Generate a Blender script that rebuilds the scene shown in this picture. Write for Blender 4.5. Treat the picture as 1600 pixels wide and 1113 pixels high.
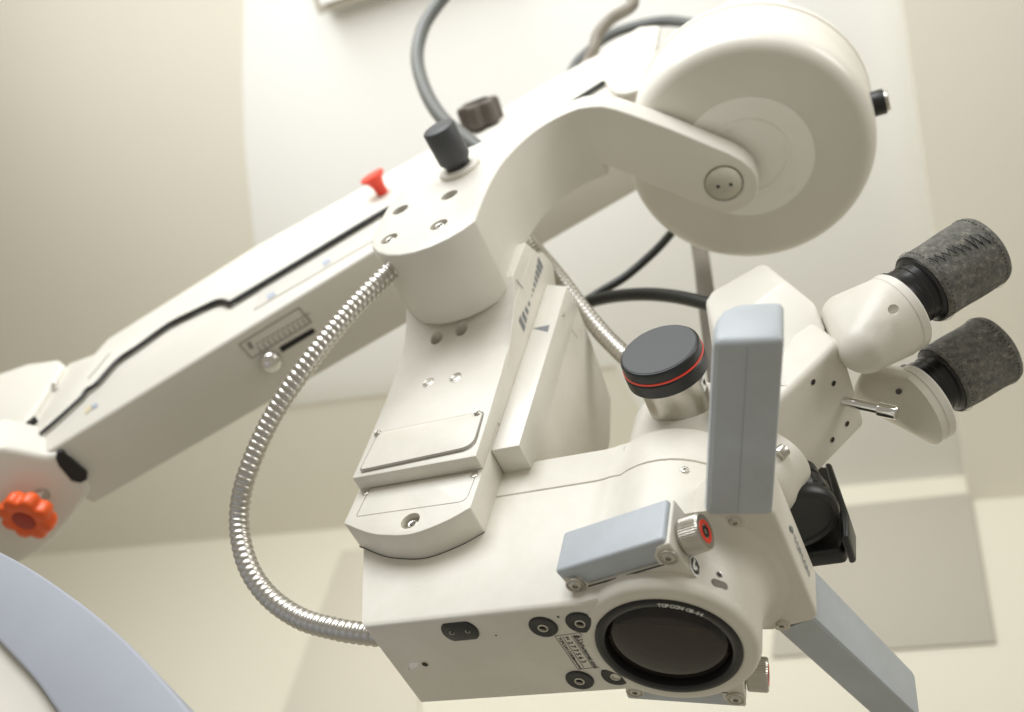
import bpy, bmesh, math, random
from mathutils import Vector as V, Matrix, Quaternion
random.seed(7)
for o in list(bpy.data.objects): bpy.data.objects.remove(o)
scene = bpy.context.scene
col = scene.collection
S = 0.001                                   # everything below is written in millimetres
# ------------------------------------------------------------------ camera
CR = V((0.893199, 0.397622, 0.209981))      # camera right / down / forward in the world
CD = V((-0.199280, 0.768647, -0.607840))
CF = V((-0.403092, 0.501077, 0.765793))
CP = V((178.80, -444.02, -346.62)); FP = 1524.4
cam = bpy.data.objects.new('camera', bpy.data.cameras.new('camera')); col.objects.link(cam)
cam.matrix_world = Matrix(((CR.x, -CD.x, -CF.x, CP.x*S), (CR.y, -CD.y, -CF.y, CP.y*S), (CR.z, -CD.z, -CF.z, CP.z*S), (0, 0, 0, 1)))
cam.data.sensor_width = 36; cam.data.lens = FP/1600*36
cam.data.clip_start = 0.02; cam.data.clip_end = 60
cam.data.dof.use_dof = True; cam.data.dof.focus_distance = 0.62; cam.data.dof.aperture_fstop = 5.0
scene.camera = cam
# ------------------------------------------------------------------ light
w = bpy.data.worlds.new('World'); scene.world = w; w.use_nodes = True
bg = w.node_tree.nodes['Background']; bg.inputs[0].default_value = (1.0, 0.93, 0.78, 1); bg.inputs[1].default_value = 0.31
def area(name, loc, target, size, power, colr, sy=None):
    l = bpy.data.lights.new(name, 'AREA'); l.energy = power; l.color = colr
    l.shape = 'RECTANGLE'; l.size = size; l.size_y = sy or size
    o = bpy.data.objects.new(name, l); col.objects.link(o); o.location = V(loc)*S
    o.rotation_euler = (V(target)-V(loc)).to_track_quat('-Z', 'Y').to_euler(); return o
area('window_light', (-300, -1700, 1050), (0, 0, 100), 1.4, 37, (0.96, 0.99, 1.02), 1.1)
area('side_fill_light', (1700, -700, 900), (0, 0, 250), 0.9, 1.9, (1.0, 0.98, 0.95)).data.spread = math.radians(60)  # added fill from the right, not a lamp of the room
area('ceiling_fill_light', (-450, -850, 720), (-550, 350, 1450), 2.2, 8.0, (1.0, 0.99, 0.97), 0.7).data.spread = math.radians(110)  # added unseen lamp, only there to brighten the ceiling
area('wall_fill_light', (-950, -700, 1150), (-1100, 1300, 700), 1.2, 1.5, (1.0, 0.98, 0.94), 0.4).data.spread = math.radians(120)  # added unseen lamp, lifts the left part of the back wall
scene.view_settings.view_transform = 'Standard'; scene.view_settings.look = 'None'
scene.view_settings.exposure = 0.14; scene.view_settings.gamma = 1
scene.render.engine = 'CYCLES'
# ------------------------------------------------------------------ helpers
def ray(x, y): return CR*((x-800)/FP) + CD*((y-556.5)/FP) + CF
def P(x, y, ax, val):                        # point of the photograph on an axis plane (mm)
    r = ray(x, y); i = 'XYZ'.index(ax); return CP + r*((val-CP[i])/r[i])
def PN(x, y, n, p0):                         # ... on any plane
    r = ray(x, y); return CP + r*((V(p0)-CP).dot(n)/r.dot(n))
WL = {}
def link(name, me, mat, parent=None, smooth=40):
    vs = [v.co for v in me.vertices]
    lo = V((min(v.x for v in vs), min(v.y for v in vs), min(v.z for v in vs))); hi = V((max(v.x for v in vs), max(v.y for v in vs), max(v.z for v in vs)))
    c = (lo+hi)/2
    for v in me.vertices: v.co = (v.co-c)*S
    o = bpy.data.objects.new(name, me); col.objects.link(o)
    if mat:
        for m in (mat if isinstance(mat, (list, tuple)) else [mat]): me.materials.append(m)
    WL[o] = c
    if parent: o.parent = parent; o.location = (c-WL[parent])*S
    else: o.location = c*S
    if smooth:
        me.polygons.foreach_set('use_smooth', [True]*len(me.polygons)); me.set_sharp_from_angle(angle=math.radians(smooth))
    return o
def tag(o, label, cat=None, group=None, kind=None):
    if label: o['label'] = label
    if cat: o['category'] = cat
    if group: o['group'] = group
    if kind: o['kind'] = kind
    return o
def thing(name, loc, label, cat, group=None):
    o = bpy.data.objects.new(name, None); col.objects.link(o); o.location = V(loc)*S; o.empty_display_size = .02
    WL[o] = V(loc); return tag(o, label, cat, group)
def to_mesh(bm, name):
    bmesh.ops.recalc_face_normals(bm, faces=bm.faces)
    me = bpy.data.meshes.new(name); bm.to_mesh(me); bm.free(); return me
def bevel_bm(bm, wd, seg, ang=25, sel=None):
    es = [e for e in bm.edges if len(e.link_faces) == 2 and e.calc_face_angle(0) > math.radians(ang) and (sel is None or sel(e))]
    if es: bmesh.ops.bevel(bm, geom=es, offset=wd, offset_type='OFFSET', segments=seg, profile=.5, affect='EDGES', clamp_overlap=True)
def loft_bm(a, b):
    bm = bmesh.new(); n = len(a)
    va = [bm.verts.new(p) for p in a]; vb = [bm.verts.new(p) for p in b]
    bm.faces.new(va); bm.faces.new(vb[::-1])
    for i in range(n): bm.faces.new((va[i], vb[i], vb[(i+1) % n], va[(i+1) % n]))
    bmesh.ops.recalc_face_normals(bm, faces=bm.faces); return bm
def cutters_to(me_bm_obj, cuts):             # exact boolean difference, baked
    for cme in cuts:
        c = bpy.data.objects.new('cut', cme); col.objects.link(c)
        md = me_bm_obj.modifiers.new('b', 'BOOLEAN'); md.operation = 'DIFFERENCE'; md.object = c; md.solver = 'EXACT'
    dg = bpy.context.evaluated_depsgraph_get(); dg.update()
    new = bpy.data.meshes.new_from_object(me_bm_obj.evaluated_get(dg))
    me_bm_obj.modifiers.clear()
    for o in [o for o in bpy.data.objects if o.name.startswith('cut')]: bpy.data.objects.remove(o)
    return new
def solid(name, a, b, mat, parent=None, bev=0, seg=3, cuts=(), ang=25, smooth=40, sel=None):
    bm = loft_bm(a, b)
    if bev: bevel_bm(bm, bev, seg, ang, sel)
    me = to_mesh(bm, name)
    if cuts:
        t = bpy.data.objects.new('tmp', me); col.objects.link(t)
        me = cutters_to(t, cuts); bpy.data.objects.remove(t)
    return link(name, me, mat, parent, smooth)
def prism(name, pts, vec, mat, parent=None, **k):
    pts = [V(p) for p in pts]; vec = V(vec); return solid(name, pts, [p+vec for p in pts], mat, parent, **k)
def box(name, lo, hi, mat, parent=None, **k):
    a = [(lo[0], lo[1], lo[2]), (hi[0], lo[1], lo[2]), (hi[0], hi[1], lo[2]), (lo[0], hi[1], lo[2])]
    return prism(name, a, (0, 0, hi[2]-lo[2]), mat, parent, **k)
def frame(axis):
    q = V((0, 0, 1)).rotation_difference(V(axis).normalized()); return q
def lathe_me(o, axis, prof, seg=48, lobes=None, matsplit=None, ring=False):
    q = frame(axis); bm = bmesh.new(); rings = []
    for (r, h) in prof:
        if r < 1e-6: rings.append([bm.verts.new(V(o)+q@V((0, 0, h)))])
        else:
            rg = []
            for i in range(seg):
                t = 2*math.pi*i/seg; rr = r*(lobes(t, r) if lobes else 1)
                rg.append(bm.verts.new(V(o)+q@V((rr*math.cos(t), rr*math.sin(t), h))))
            rings.append(rg)
    if ring: rings.append(rings[0])
    for k, (A, B) in enumerate(zip(rings, rings[1:])):
        fs = []
        if len(A) == 1 and len(B) == 1: continue
        for i in range(seg):
            j = (i+1) % seg
            if len(A) == 1: fs.append(bm.faces.new((A[0], B[i], B[j])))
            elif len(B) == 1: fs.append(bm.faces.new((A[i], B[0], A[j])))
            else: fs.append(bm.faces.new((A[i], B[i], B[j], A[j])))
        if matsplit:
            for f in fs: f.material_index = matsplit(k)
    for R_ in (() if ring else (rings[0], rings[-1])):
        if len(R_) > 1: bm.faces.new(R_)
    return to_mesh(bm, 'lathe')
def lathe(name, o, axis, prof, mat, parent=None, seg=48, lobes=None, matsplit=None, smooth=35, ring=False):
    return link(name, lathe_me(o, axis, prof, seg, lobes, matsplit, ring), mat, parent, smooth)
def proj(p):
    d = V(p)-CP; z = d.dot(CF); return 800+FP*d.dot(CR)/z, 556.5+FP*d.dot(CD)/z
def cyl_me(p, axis, r, l, seg=32):
    a = V(axis).normalized(); return lathe_me(V(p)-a*l, a, [(r, 0), (r, 2*l)], seg)
def cyl(name, p0, p1, r, mat, parent=None, bev=0.6, seg=40, r1=None):
    p0 = V(p0); p1 = V(p1); L = (p1-p0).length; r1 = r if r1 is None else r1
    return lathe(name, p0, p1-p0, [(0, 0), (r-bev, 0), (r-bev*.3, bev*.3), (r, bev), (r1, L-bev), (r1-bev*.3, L-bev*.3), (r1-bev, L), (0, L)], mat, parent, seg)
def catmull(pts, n):
    pts = [V(p) for p in pts]; out = []
    ext = [pts[0]*2-pts[1]] + pts + [pts[-1]*2-pts[-2]]
    for i in range(1, len(ext)-2):
        a, b, c, d = ext[i-1:i+3]
        for k in range(n):
            t = k/n; out.append(.5*((2*b)+(c-a)*t+(2*a-5*b+4*c-d)*t*t+(3*b-a-3*c+d)*t**3))
    out.append(pts[-1]); return out
def resample(pts, step):
    out = [pts[0]]; acc = 0
    for a, b in zip(pts, pts[1:]):
        L = (b-a).length; d = step-acc
        while d <= L: out.append(a+(b-a)*(d/L)); d += step
        acc = (acc+L) % step
    return out
def tube_me(pts, r, seg=14, rf=None, step=None):
    pts = resample(catmull(pts, 24), step) if step else catmull(pts, 12)
    bm = bmesh.new(); prev = None; nrm = None; n = len(pts)
    for i, p in enumerate(pts):
        t = (pts[min(i+1, n-1)]-pts[max(i-1, 0)]).normalized()
        if nrm is None: nrm = t.orthogonal().normalized()
        nrm = (nrm-t*nrm.dot(t)).normalized(); bi = t.cross(nrm)
        ring = []
        for k in range(seg):
            a = 2*math.pi*k/seg; rr = r*(rf(i, a) if rf else 1)
            ring.append(bm.verts.new(p+(nrm*math.cos(a)+bi*math.sin(a))*rr))
        if prev:
            for k in range(seg): bm.faces.new((prev[k], prev[(k+1) % seg], ring[(k+1) % seg], ring[k]))
        else: bm.faces.new(ring[::-1])
        prev = ring
    bm.faces.new(prev); return to_mesh(bm, 'tube')
def tube(name, pts, r, mat, parent=None, **k): return link(name, tube_me(pts, r, **k), mat, parent, 60)
def hull(name, pts, mat, parent=None, smooth=50, sub=0):
    bm = bmesh.new()
    for p in pts: bm.verts.new(p)
    bmesh.ops.convex_hull(bm, input=bm.verts)
    for v in [v for v in bm.verts if not v.link_faces]: bm.verts.remove(v)
    bmesh.ops.dissolve_limit(bm, angle_limit=math.radians(1), verts=bm.verts, edges=bm.edges)
    bmesh.ops.triangulate(bm, faces=bm.faces)
    return link(name, to_mesh(bm, name), mat, parent, smooth)
def ball(c, r, n=10, m=16):
    return [V(c)+V((r*math.sin(math.pi*i/n)*math.cos(2*math.pi*j/m), r*math.sin(math.pi*i/n)*math.sin(2*math.pi*j/m), r*math.cos(math.pi*i/n))) for i in range(n+1) for j in range(m)]
def disc(c, axis, r, m=40, k=0):
    q = frame(axis); return [V(c)+q@V((r*math.cos(2*math.pi*j/m), r*math.sin(2*math.pi*j/m), k)) for j in range(m)]
def strips(name, quads, mat, parent, thick):  # thin print: each quad a slab raised by thick (vector)
    bm = bmesh.new(); t = V(thick)
    for q in quads:
        a = [bm.verts.new(V(p)) for p in q]; b = [bm.verts.new(V(p)+t) for p in q]
        bm.faces.new(a); bm.faces.new(b[::-1]); n = len(q)
        for i in range(n): bm.faces.new((a[i], b[i], b[(i+1) % n], a[(i+1) % n]))
    return link(name, to_mesh(bm, name), mat, parent, 0)
def line_quad(a, b, wd, nrm):
    a = V(a); b = V(b); s = (b-a).normalized().cross(V(nrm).normalized())*wd/2; return [a-s, b-s, b+s, a+s]
def text_polys(body, size, extr=0.06):        # returns a mesh of the string in the XY plane (mm), 0.. advance
    cu = bpy.data.curves.new('t', 'FONT'); cu.body = body; cu.size = size; cu.extrude = extr; cu.offset = size*.012; cu.resolution_u = 3
    o = bpy.data.objects.new('t', cu); col.objects.link(o)
    dg = bpy.context.evaluated_depsgraph_get(); dg.update()
    me = bpy.data.meshes.new_from_object(o.evaluated_get(dg)); bpy.data.objects.remove(o); bpy.data.curves.remove(cu); return me
def lettering(name, runs, mat, parent):       # runs: (text, size, origin, right, up, sx)
    bm = bmesh.new()
    for (txt, size, org, right, up, sx) in runs:
        me = text_polys(txt, size); r = V(right).normalized(); u = V(up).normalized(); n = r.cross(u)
        tmp = bmesh.new(); tmp.from_mesh(me); bpy.data.meshes.remove(me)
        mp = {}
        for v in tmp.verts: mp[v] = bm.verts.new(V(org)+r*v.co.x*sx+u*v.co.y+n*(v.co.z+.05))
        for f in tmp.faces:
            try: bm.faces.new([mp[v] for v in f.verts])
            except ValueError: pass
        tmp.free()
    me = bpy.data.meshes.new(name); bm.to_mesh(me); bm.free(); return link(name, me, mat, parent, 0)
# ------------------------------------------------------------------ materials
def mat(name, colr, rough=.4, metal=0, spec=.5, coat=0, bump=0, bscale=900, var=0, vscale=40, **kw):
    m = bpy.data.materials.new(name); m.use_nodes = True; nt = m.node_tree; b = nt.nodes['Principled BSDF']
    b.inputs['Base Color'].default_value = (*colr, 1); b.inputs['Roughness'].default_value = rough; b.inputs['Metallic'].default_value = metal
    b.inputs['Specular IOR Level'].default_value = spec; b.inputs['Coat Weight'].default_value = coat; b.inputs['Coat Roughness'].default_value = .15
    for k, v in kw.items(): b.inputs[k].default_value = v
    tc = nt.nodes.new('ShaderNodeTexCoord')
    if bump:
        n = nt.nodes.new('ShaderNodeTexNoise'); n.inputs['Scale'].default_value = bscale; n.inputs['Detail'].default_value = 3
        bp = nt.nodes.new('ShaderNodeBump'); bp.inputs['Strength'].default_value = bump; bp.inputs['Distance'].default_value = .0004
        nt.links.new(tc.outputs['Object'], n.inputs['Vector']); nt.links.new(n.outputs['Fac'], bp.inputs['Height']); nt.links.new(bp.outputs[0], b.inputs['Normal'])
    if var:
        n = nt.nodes.new('ShaderNodeTexNoise'); n.inputs['Scale'].default_value = vscale; n.inputs['Detail'].default_value = 6; n.inputs['Roughness'].default_value = .65
        r = nt.nodes.new('ShaderNodeValToRGB'); r.color_ramp.elements[0].position = .3; r.color_ramp.elements[1].position = .7
        d = [c*(1-var) for c in colr]; d[2] *= (1-var*.4)
        r.color_ramp.elements[0].color = (*d, 1); r.color_ramp.elements[1].color = (*[min(1, c*(1+var*.4)) for c in colr], 1)
        nt.links.new(tc.outputs['Object'], n.inputs['Vector']); nt.links.new(n.outputs['Fac'], r.inputs[0]); nt.links.new(r.outputs[0], b.inputs['Base Color'])
        mr = nt.nodes.new('ShaderNodeMapRange'); mr.inputs[3].default_value = rough*.85; mr.inputs[4].default_value = min(1, rough*1.2)
        nt.links.new(n.outputs['Fac'], mr.inputs[0]); nt.links.new(mr.outputs[0], b.inputs['Roughness'])
    return m
CREAM = (.74, .71, .64)
M = dict(
 cream=mat('cream_paint', CREAM, .38, spec=.45, bump=.18, bscale=1400, var=.075, vscale=24),
 cream2=mat('cream_paint_smooth', (.75, .725, .66), .3, spec=.5, bump=.05, bscale=900, var=.03, vscale=18),
 arm=mat('arm_paint', (.71, .685, .62), .42, bump=.08, bscale=700, var=.03, vscale=9),
 blue=mat('blue_grey_plastic', (.49, .53, .575), .38, bump=.26, bscale=2400, var=.09, vscale=30),
 lilac=mat('lilac_cover', (.36, .38, .44), .45, bump=.1, bscale=900, var=.04, vscale=10),
 black=mat('black_plastic', (.012, .013, .013), .38, bump=.15, bscale=2000),
 blackm=mat('black_anodised', (.010, .010, .011), .28, spec=.5, bump=.05, bscale=2500),
 capgrey=mat('dark_grey_cap', (.060, .063, .070), .48, bump=.25, bscale=2200, var=.12, vscale=90),
 rubber=mat('black_rubber_hose', (.016, .018, .016), .42),
 greycable=mat('grey_cable', (.10, .105, .10), .45),
 browncable=mat('brown_grey_cable', (.17, .15, .12), .5),
 steel=mat('brushed_steel', (.60, .575, .53), .30, 1, bump=.15, bscale=1800, var=.08, vscale=120),
 chrome=mat('chrome', (.78, .77, .75), .12, 1),
 conduit=mat('steel_conduit', (.56, .535, .49), .36, 1),
 dark=mat('dark_recess', (.012, .011, .010), .6),
 hole=mat('hole_shade', (.10, .095, .085), .6),
 orange=mat('orange_plastic', (.83, .115, .018), .36, spec=.45, bump=.06, bscale=700, var=.06),
 orange2=mat('orange_dark_cap', (.36, .03, .012), .5),
 red=mat('red_paint', (.78, .05, .02), .42),
 print=mat('black_print', (.03, .03, .032), .55),
 printg=mat('grey_print', (.22, .235, .25), .55),
 printf=mat('faded_print', (.28, .265, .235), .6),
 white=mat('white_print', (.90, .90, .88), .45),
 silver=mat('silver_disc_plate', (.93, .92, .87), .28, bump=.06, bscale=500, var=.02),
 brown=mat('brown_black_knob', (.075, .062, .05), .42),
 seam2=mat('blue_grey_seam', (.30, .32, .345), .5),
 seam=mat('seam_line', (.20, .185, .155), .6),
 sticker=mat('clear_sticker', (.63, .61, .56), .25),
 stickblue=mat('blue_sticker_print', (.40, .44, .52), .5),
 stickyel=mat('yellow_sticker_print', (.62, .55, .38), .5),
 ceil=mat('ceiling_paint', (.75, .722, .63), .8, bump=.1, bscale=60, var=.015, vscale=2),
 wall=mat('wall_paint', (.78, .745, .63), .8, bump=.1, bscale=60, var=.015, vscale=2),
 wallq=mat('wall_strip_paint', (.68, .64, .54), .8, bump=.1, bscale=60, var=.015, vscale=2),
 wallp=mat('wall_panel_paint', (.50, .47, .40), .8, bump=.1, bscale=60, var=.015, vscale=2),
 wallr=mat('side_wall_paint', (.84, .81, .72), .8, bump=.1, bscale=60, var=.015, vscale=2),
 lit_ceil=mat('lit_ceiling_white', (.84, .84, .815), .7, bump=.05, bscale=60),  # whiter than ceil: brightness of the lit area put into the colour
)
# felt: mottled wool
m = mat('grey_felt', (.13, .13, .115), .95, spec=.15); nt = m.node_tree; b = nt.nodes['Principled BSDF']
tc = nt.nodes.new('ShaderNodeTexCoord'); n1 = nt.nodes.new('ShaderNodeTexNoise'); n1.inputs['Scale'].default_value = 240; n1.inputs['Detail'].default_value = 10; n1.inputs['Roughness'].default_value = .75
r1 = nt.nodes.new('ShaderNodeValToRGB'); e = r1.color_ramp.elements; e[0].position = .38; e[0].color = (.055, .057, .047, 1); e[1].position = .54; e[1].color = (.15, .145, .12, 1)
x = e.new(.67); x.color = (.34, .31, .24, 1)
n2 = nt.nodes.new('ShaderNodeTexNoise'); n2.inputs['Scale'].default_value = 900; n2.inputs['Detail'].default_value = 5; n2.inputs['Roughness'].default_value = .8
bp = nt.nodes.new('ShaderNodeBump'); bp.inputs['Strength'].default_value = .9; bp.inputs['Distance'].default_value = .0012
for a, c in ((tc.outputs['Object'], n1.inputs['Vector']), (tc.outputs['Object'], n2.inputs['Vector']), (n1.outputs['Fac'], r1.inputs[0]), (r1.outputs[0], b.inputs['Base Color']), (n2.outputs['Fac'], bp.inputs['Height']), (bp.outputs[0], b.inputs['Normal'])): nt.links.new(a, c)
b.inputs['Sheen Weight'].default_value = .35; b.inputs['Sheen Roughness'].default_value = .6
M['felt'] = m
for k_ in ('cream', 'cream2', 'arm', 'blue'):
    nt = M[k_].node_tree; b = nt.nodes['Principled BSDF']; src = b.inputs['Base Color'].links[0].from_socket
    tc = nt.nodes.new('ShaderNodeTexCoord'); v1 = nt.nodes.new('ShaderNodeTexVoronoi'); v1.inputs['Scale'].default_value = 70 if k_ != 'arm' else 40
    g = nt.nodes.new('ShaderNodeMath'); g.operation = 'LESS_THAN'; g.inputs[1].default_value = .028
    c_ = nt.nodes.new('ShaderNodeSeparateColor'); h_ = nt.nodes.new('ShaderNodeMath'); h_.operation = 'GREATER_THAN'; h_.inputs[1].default_value = .80
    mu = nt.nodes.new('ShaderNodeMath'); mu.operation = 'MULTIPLY'; mx = nt.nodes.new('ShaderNodeMix'); mx.data_type = 'RGBA'
    ma = nt.nodes.new('ShaderNodeMath'); ma.operation = 'MULTIPLY'; ma.inputs[1].default_value = .55
    nt.links.new(tc.outputs['Object'], v1.inputs['Vector']); nt.links.new(v1.outputs['Distance'], g.inputs[0]); nt.links.new(v1.outputs['Color'], c_.inputs[0])
    nt.links.new(c_.outputs[0], h_.inputs[0]); nt.links.new(g.outputs[0], mu.inputs[0]); nt.links.new(h_.outputs[0], mu.inputs[1]); nt.links.new(mu.outputs[0], ma.inputs[0])
    nt.links.new(ma.outputs[0], mx.inputs[0]); nt.links.new(src, mx.inputs[6]); mx.inputs[7].default_value = (.22, .17, .11, 1); nt.links.new(mx.outputs[2], b.inputs['Base Color'])
M['clear'] = mat('front_lens_glass', (.30, .235, .20), .01, spec=.25, IOR=1.45, **{'Transmission Weight': 1.0})
M['glass'] = mat('coated_lens_glass', (.010, .0045, .0035), .04, spec=.18, IOR=1.45)
# unit screws (shared meshes)
def screw_mesh(kind):
    if kind == 'button': prof = [(0, -.55), (.42, -.55), (.42, .38), (.55, .42), (.8, .28), (.95, .08), (1, -.1), (1, -.4)]
    else: prof = [(0, -.5), (.45, -.5), (.45, .16), (.8, .2), (.96, .12), (1, 0), (1, -.4)]
    bm = bmesh.new(); rings = []
    for (r, h) in prof:
        if r == 0: rings.append([bm.verts.new((0, 0, h))]); continue
        rings.append([bm.verts.new(V((r*math.cos(math.pi*i/12), r*math.sin(math.pi*i/12), h)) * 1 if r > .46 else V((r*math.cos(math.pi*i/12)*(.87/ max(.87, math.cos((math.pi*i/12) % (math.pi/3)-math.pi/6))), r*math.sin(math.pi*i/12)*(.87/max(.87, math.cos((math.pi*i/12) % (math.pi/3)-math.pi/6))), h))) for i in range(24)])
    for k, (A, B) in enumerate(zip(rings, rings[1:])):
        for i in range(24):
            j = (i+1) % 24
            f = bm.faces.new((A[0], B[j], B[i])) if len(A) == 1 else bm.faces.new((A[i], A[j], B[j], B[i]))
            f.material_index = 1 if k < 1 else 0
    me = to_mesh(bm, 'screw'); me.materials.append(M['steel']); me.materials.append(M['dark'])
    me.polygons.foreach_set('use_smooth', [True]*len(me.polygons)); me.set_sharp_from_angle(angle=math.radians(40)); return me
SCREW = {k: screw_mesh(k) for k in ('button', 'flat')}
def screw(parent, p, nrm, r, kind='button', name='screw'):
    o = bpy.data.objects.new(name, SCREW[kind]); col.objects.link(o); o.parent = parent; o.location = (V(p)-WL[parent])*S
    o.rotation_mode = 'QUATERNION'; o.rotation_quaternion = frame(nrm) @ Quaternion((0, 0, 1), random.uniform(0, 6)); o.scale = (r*S,)*3
    return o
def bush(parent, p, nrm, r, name='screw_hole'):   # small dark round opening in a surface
    a = V(nrm).normalized(); return lathe(name, V(p)-a*.6, a, [(0, .75), (r*.8, .75), (r, .9), (r, 0)], [M['steel'], M['dark']], parent, 20, matsplit=lambda k: 1 if k < 1 else 0)
# ------------------------------------------------------------------ the setting: ceiling and walls of the room
H = 1500.0
K = P(1510, 740, 'Z', H); A0 = P(40, 870, 'Z', H); B0 = P(1410, 0, 'Z', H)
wd_ = (A0-K).normalized(); rd_ = (B0-K).normalized()
E0 = K+wd_*6000; F0 = K+rd_*6000
def st(o): o['kind'] = 'structure'; return o
bm = bmesh.new()
cm = V((K.x-2500, K.y-2500, H))
st(prism('ceiling', [K-wd_*3000+V((0, 1600, 0)), E0+V((0, 1600, 0)), E0+rd_*5000, F0-rd_*1000-wd_*3000], (0, 0, 60), M['ceil']))
nb = V((-wd_.y, wd_.x, 0)); nb = nb if nb.dot(rd_) < 0 else -nb          # away from the room
st(prism('wall_back', [K-wd_*1500, E0, E0+V((0, 0, -3200)), K-wd_*1500+V((0, 0, -3200))], nb*80, M['wall']))
st(prism('bulkhead', [P(x, y, 'Z', H-90) for x, y in [(1372, -300), (1410, 0), (1510, 740), (1545, 1040), (1605, 1105), (1900, 1120), (2600, 700), (2300, -300)]], (0, 0, 88), M['wallr']))
st(prism('wall_far', [V((K.x-400, K.y+1500, H)), V((K.x+5000, K.y+1500, H)), V((K.x+5000, K.y+1500, -1700)), V((K.x-400, K.y+1500, -1700))], (0, 80, 0), M['wall']))
def PB(x, y, off=0): return PN(x, y, nb, K-nb*off)                    # on the back wall
# brightly lit ceiling area, its light put in as a whiter slab
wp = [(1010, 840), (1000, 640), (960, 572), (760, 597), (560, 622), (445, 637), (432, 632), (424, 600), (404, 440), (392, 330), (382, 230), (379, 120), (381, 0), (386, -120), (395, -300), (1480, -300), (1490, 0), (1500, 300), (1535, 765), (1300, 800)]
st(prism('lit_ceiling_area', [P(x, y, 'Z', H-6) for x, y in wp], (0, 0, 5), M['lit_ceil'], bev=2, seg=2))
# panels of the back wall
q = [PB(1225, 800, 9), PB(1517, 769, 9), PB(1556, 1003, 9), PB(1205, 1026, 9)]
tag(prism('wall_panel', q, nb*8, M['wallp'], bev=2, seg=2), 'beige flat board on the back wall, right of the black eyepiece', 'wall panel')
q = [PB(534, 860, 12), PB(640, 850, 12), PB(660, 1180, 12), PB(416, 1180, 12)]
tag(prism('wall_strip', q, nb*10, M['wallq'], bev=3, seg=2), 'darker beige upright strip on the back wall, left of the microscope body', 'pilaster')  # flat upright slab, a darker beige than the wall
t = thing('ceiling_frame', P(560, -20, 'Z', H-40), 'white framed board at the top edge of the photo, on the bright ceiling', 'frame')
fp = [(497, 24), (486, -8), (470, -60), (800, -160), (800, -75), (600, -9)]
prism('board', [P(x, y, 'Z', H-60) for x, y in [(502, 8), (490, -20), (478, -55), (780, -150), (780, -92), (600, -25)]], (0, 0, 44), M['white'], t)
prism('rim', [P(x, y, 'Z', H-50) for x, y in fp], (0, 0, 34), M['wallp'], t, bev=3)
# ------------------------------------------------------------------ suspension arm with drum
AY = -85.0
arm = thing('suspension_arm', (-300, -50, 380), 'long cream box-section suspension arm with dark groove, ending in a round drum', 'support arm')
fa = P(63, 712, 'Y', AY); fb = P(560, 405, 'Y', AY); ad = (fb-fa).normalized(); an = ad.cross(V((0, 1, 0))).normalized()
if an.z > 0: an = -an                         # underside normal
def PU(x, y, off=0): return PN(x, y, an, fa+an*off)
ae = fa+ad*((-30-fa.x)/ad.x)
def AF(x, y, off=0): return P(x, y, 'Y', AY-off)
topf = [AF(1010, 40), AF(905, 100), AF(780, 172), AF(640, 250), AF(560, 296), AF(400, 384), AF(168, 529), AF(146, 553), AF(106, 568), AF(30, 690)]
front = [fa, ae]+topf
bl = PU(150, 788); br = PU(1000, 297); bd = (br-bl).normalized(); bl = bl-bd*10; br2 = br+bd*80
back = [V((fa.x+6, bl.y, fa.z+5)), V((ae.x, br2.y, ae.z))]+[V((p.x, bl.y+(br2.y-bl.y)*(p.x-fa.x)/(ae.x-fa.x), p.z)) for p in topf]
housing = solid('arm_housing', front, back, M['arm'], arm, bev=4, seg=3)
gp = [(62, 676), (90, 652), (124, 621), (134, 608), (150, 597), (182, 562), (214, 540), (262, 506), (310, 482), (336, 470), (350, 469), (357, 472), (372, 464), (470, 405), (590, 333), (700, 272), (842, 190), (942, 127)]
cov = [AF(x, y, 5) for x, y in gp]+[AF(1006, 92, 5), AF(1010, 46, 5), AF(905, 104, 5), AF(780, 176, 5), AF(640, 254, 5), AF(560, 300, 5), AF(400, 388, 5), AF(170, 533, 5), AF(150, 556, 5), AF(110, 573, 5), AF(44, 686, 5)]
prism('arm_cover', cov, (0, 7, 0), M['arm'], arm, bev=1.2, seg=2)
tube('groove_shadow', [AF(x+1, y+2, 4.6) for x, y in gp], 2.9, M['black'], arm, seg=10, rf=lambda i, a: .62+.38*min(1, i/110))  # dark tube drawn in place of the shadow gap along the groove
prism('end_cover', [AF(x, y, 9) for x, y in [(943, 122), (950, 134), (960, 143), (975, 145), (1010, 136), (1030, 40), (1000, 42), (945, 75)]], (0, 8, 0), M['arm'], arm, bev=2, seg=3)
strips('cover_crease', [line_quad(AF(138, 592, 5.3), AF(172, 552, 5.3), 1.5, (0, 1, 0))], M['printf'], arm, (0, -.3, 0))
for (x, y) in ((85, 600), (25, 683)): screw(arm, AF(x, y, 6), (0, -1, 0), 4)
prism('latch', [AF(x, y, 8) for x, y in [(40, 660), (54, 650), (56, 655), (42, 666)]], (0, 4, 0), M['dark'], arm)
prism('label_plate', [AF(x, y, 1.2) for x, y in [(396, 484), (406, 455), (585, 349), (590, 372)]], (0, 1, 0), M['sticker'], arm)
for x0, y0 in ((416, 462), (502, 410)): strips('label_print', [[AF(x0, y0, 1.6), AF(x0+12, y0-7, 1.6), AF(x0+15, y0-2, 1.6), AF(x0+4, y0+6, 1.6)]], M['stickblue'], arm, (0, -.3, 0))
strips('sticker', [[AF(132, 640, .6), AF(142, 633, .6), AF(145, 638, .6), AF(134, 648, .6)]], M['stickyel'], arm, (0, -.4, 0))
strips('sticker', [[AF(142, 635, .6), AF(151, 629, .6), AF(153, 634, .6), AF(145, 640, .6)]], M['stickblue'], arm, (0, -.4, 0))
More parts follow.
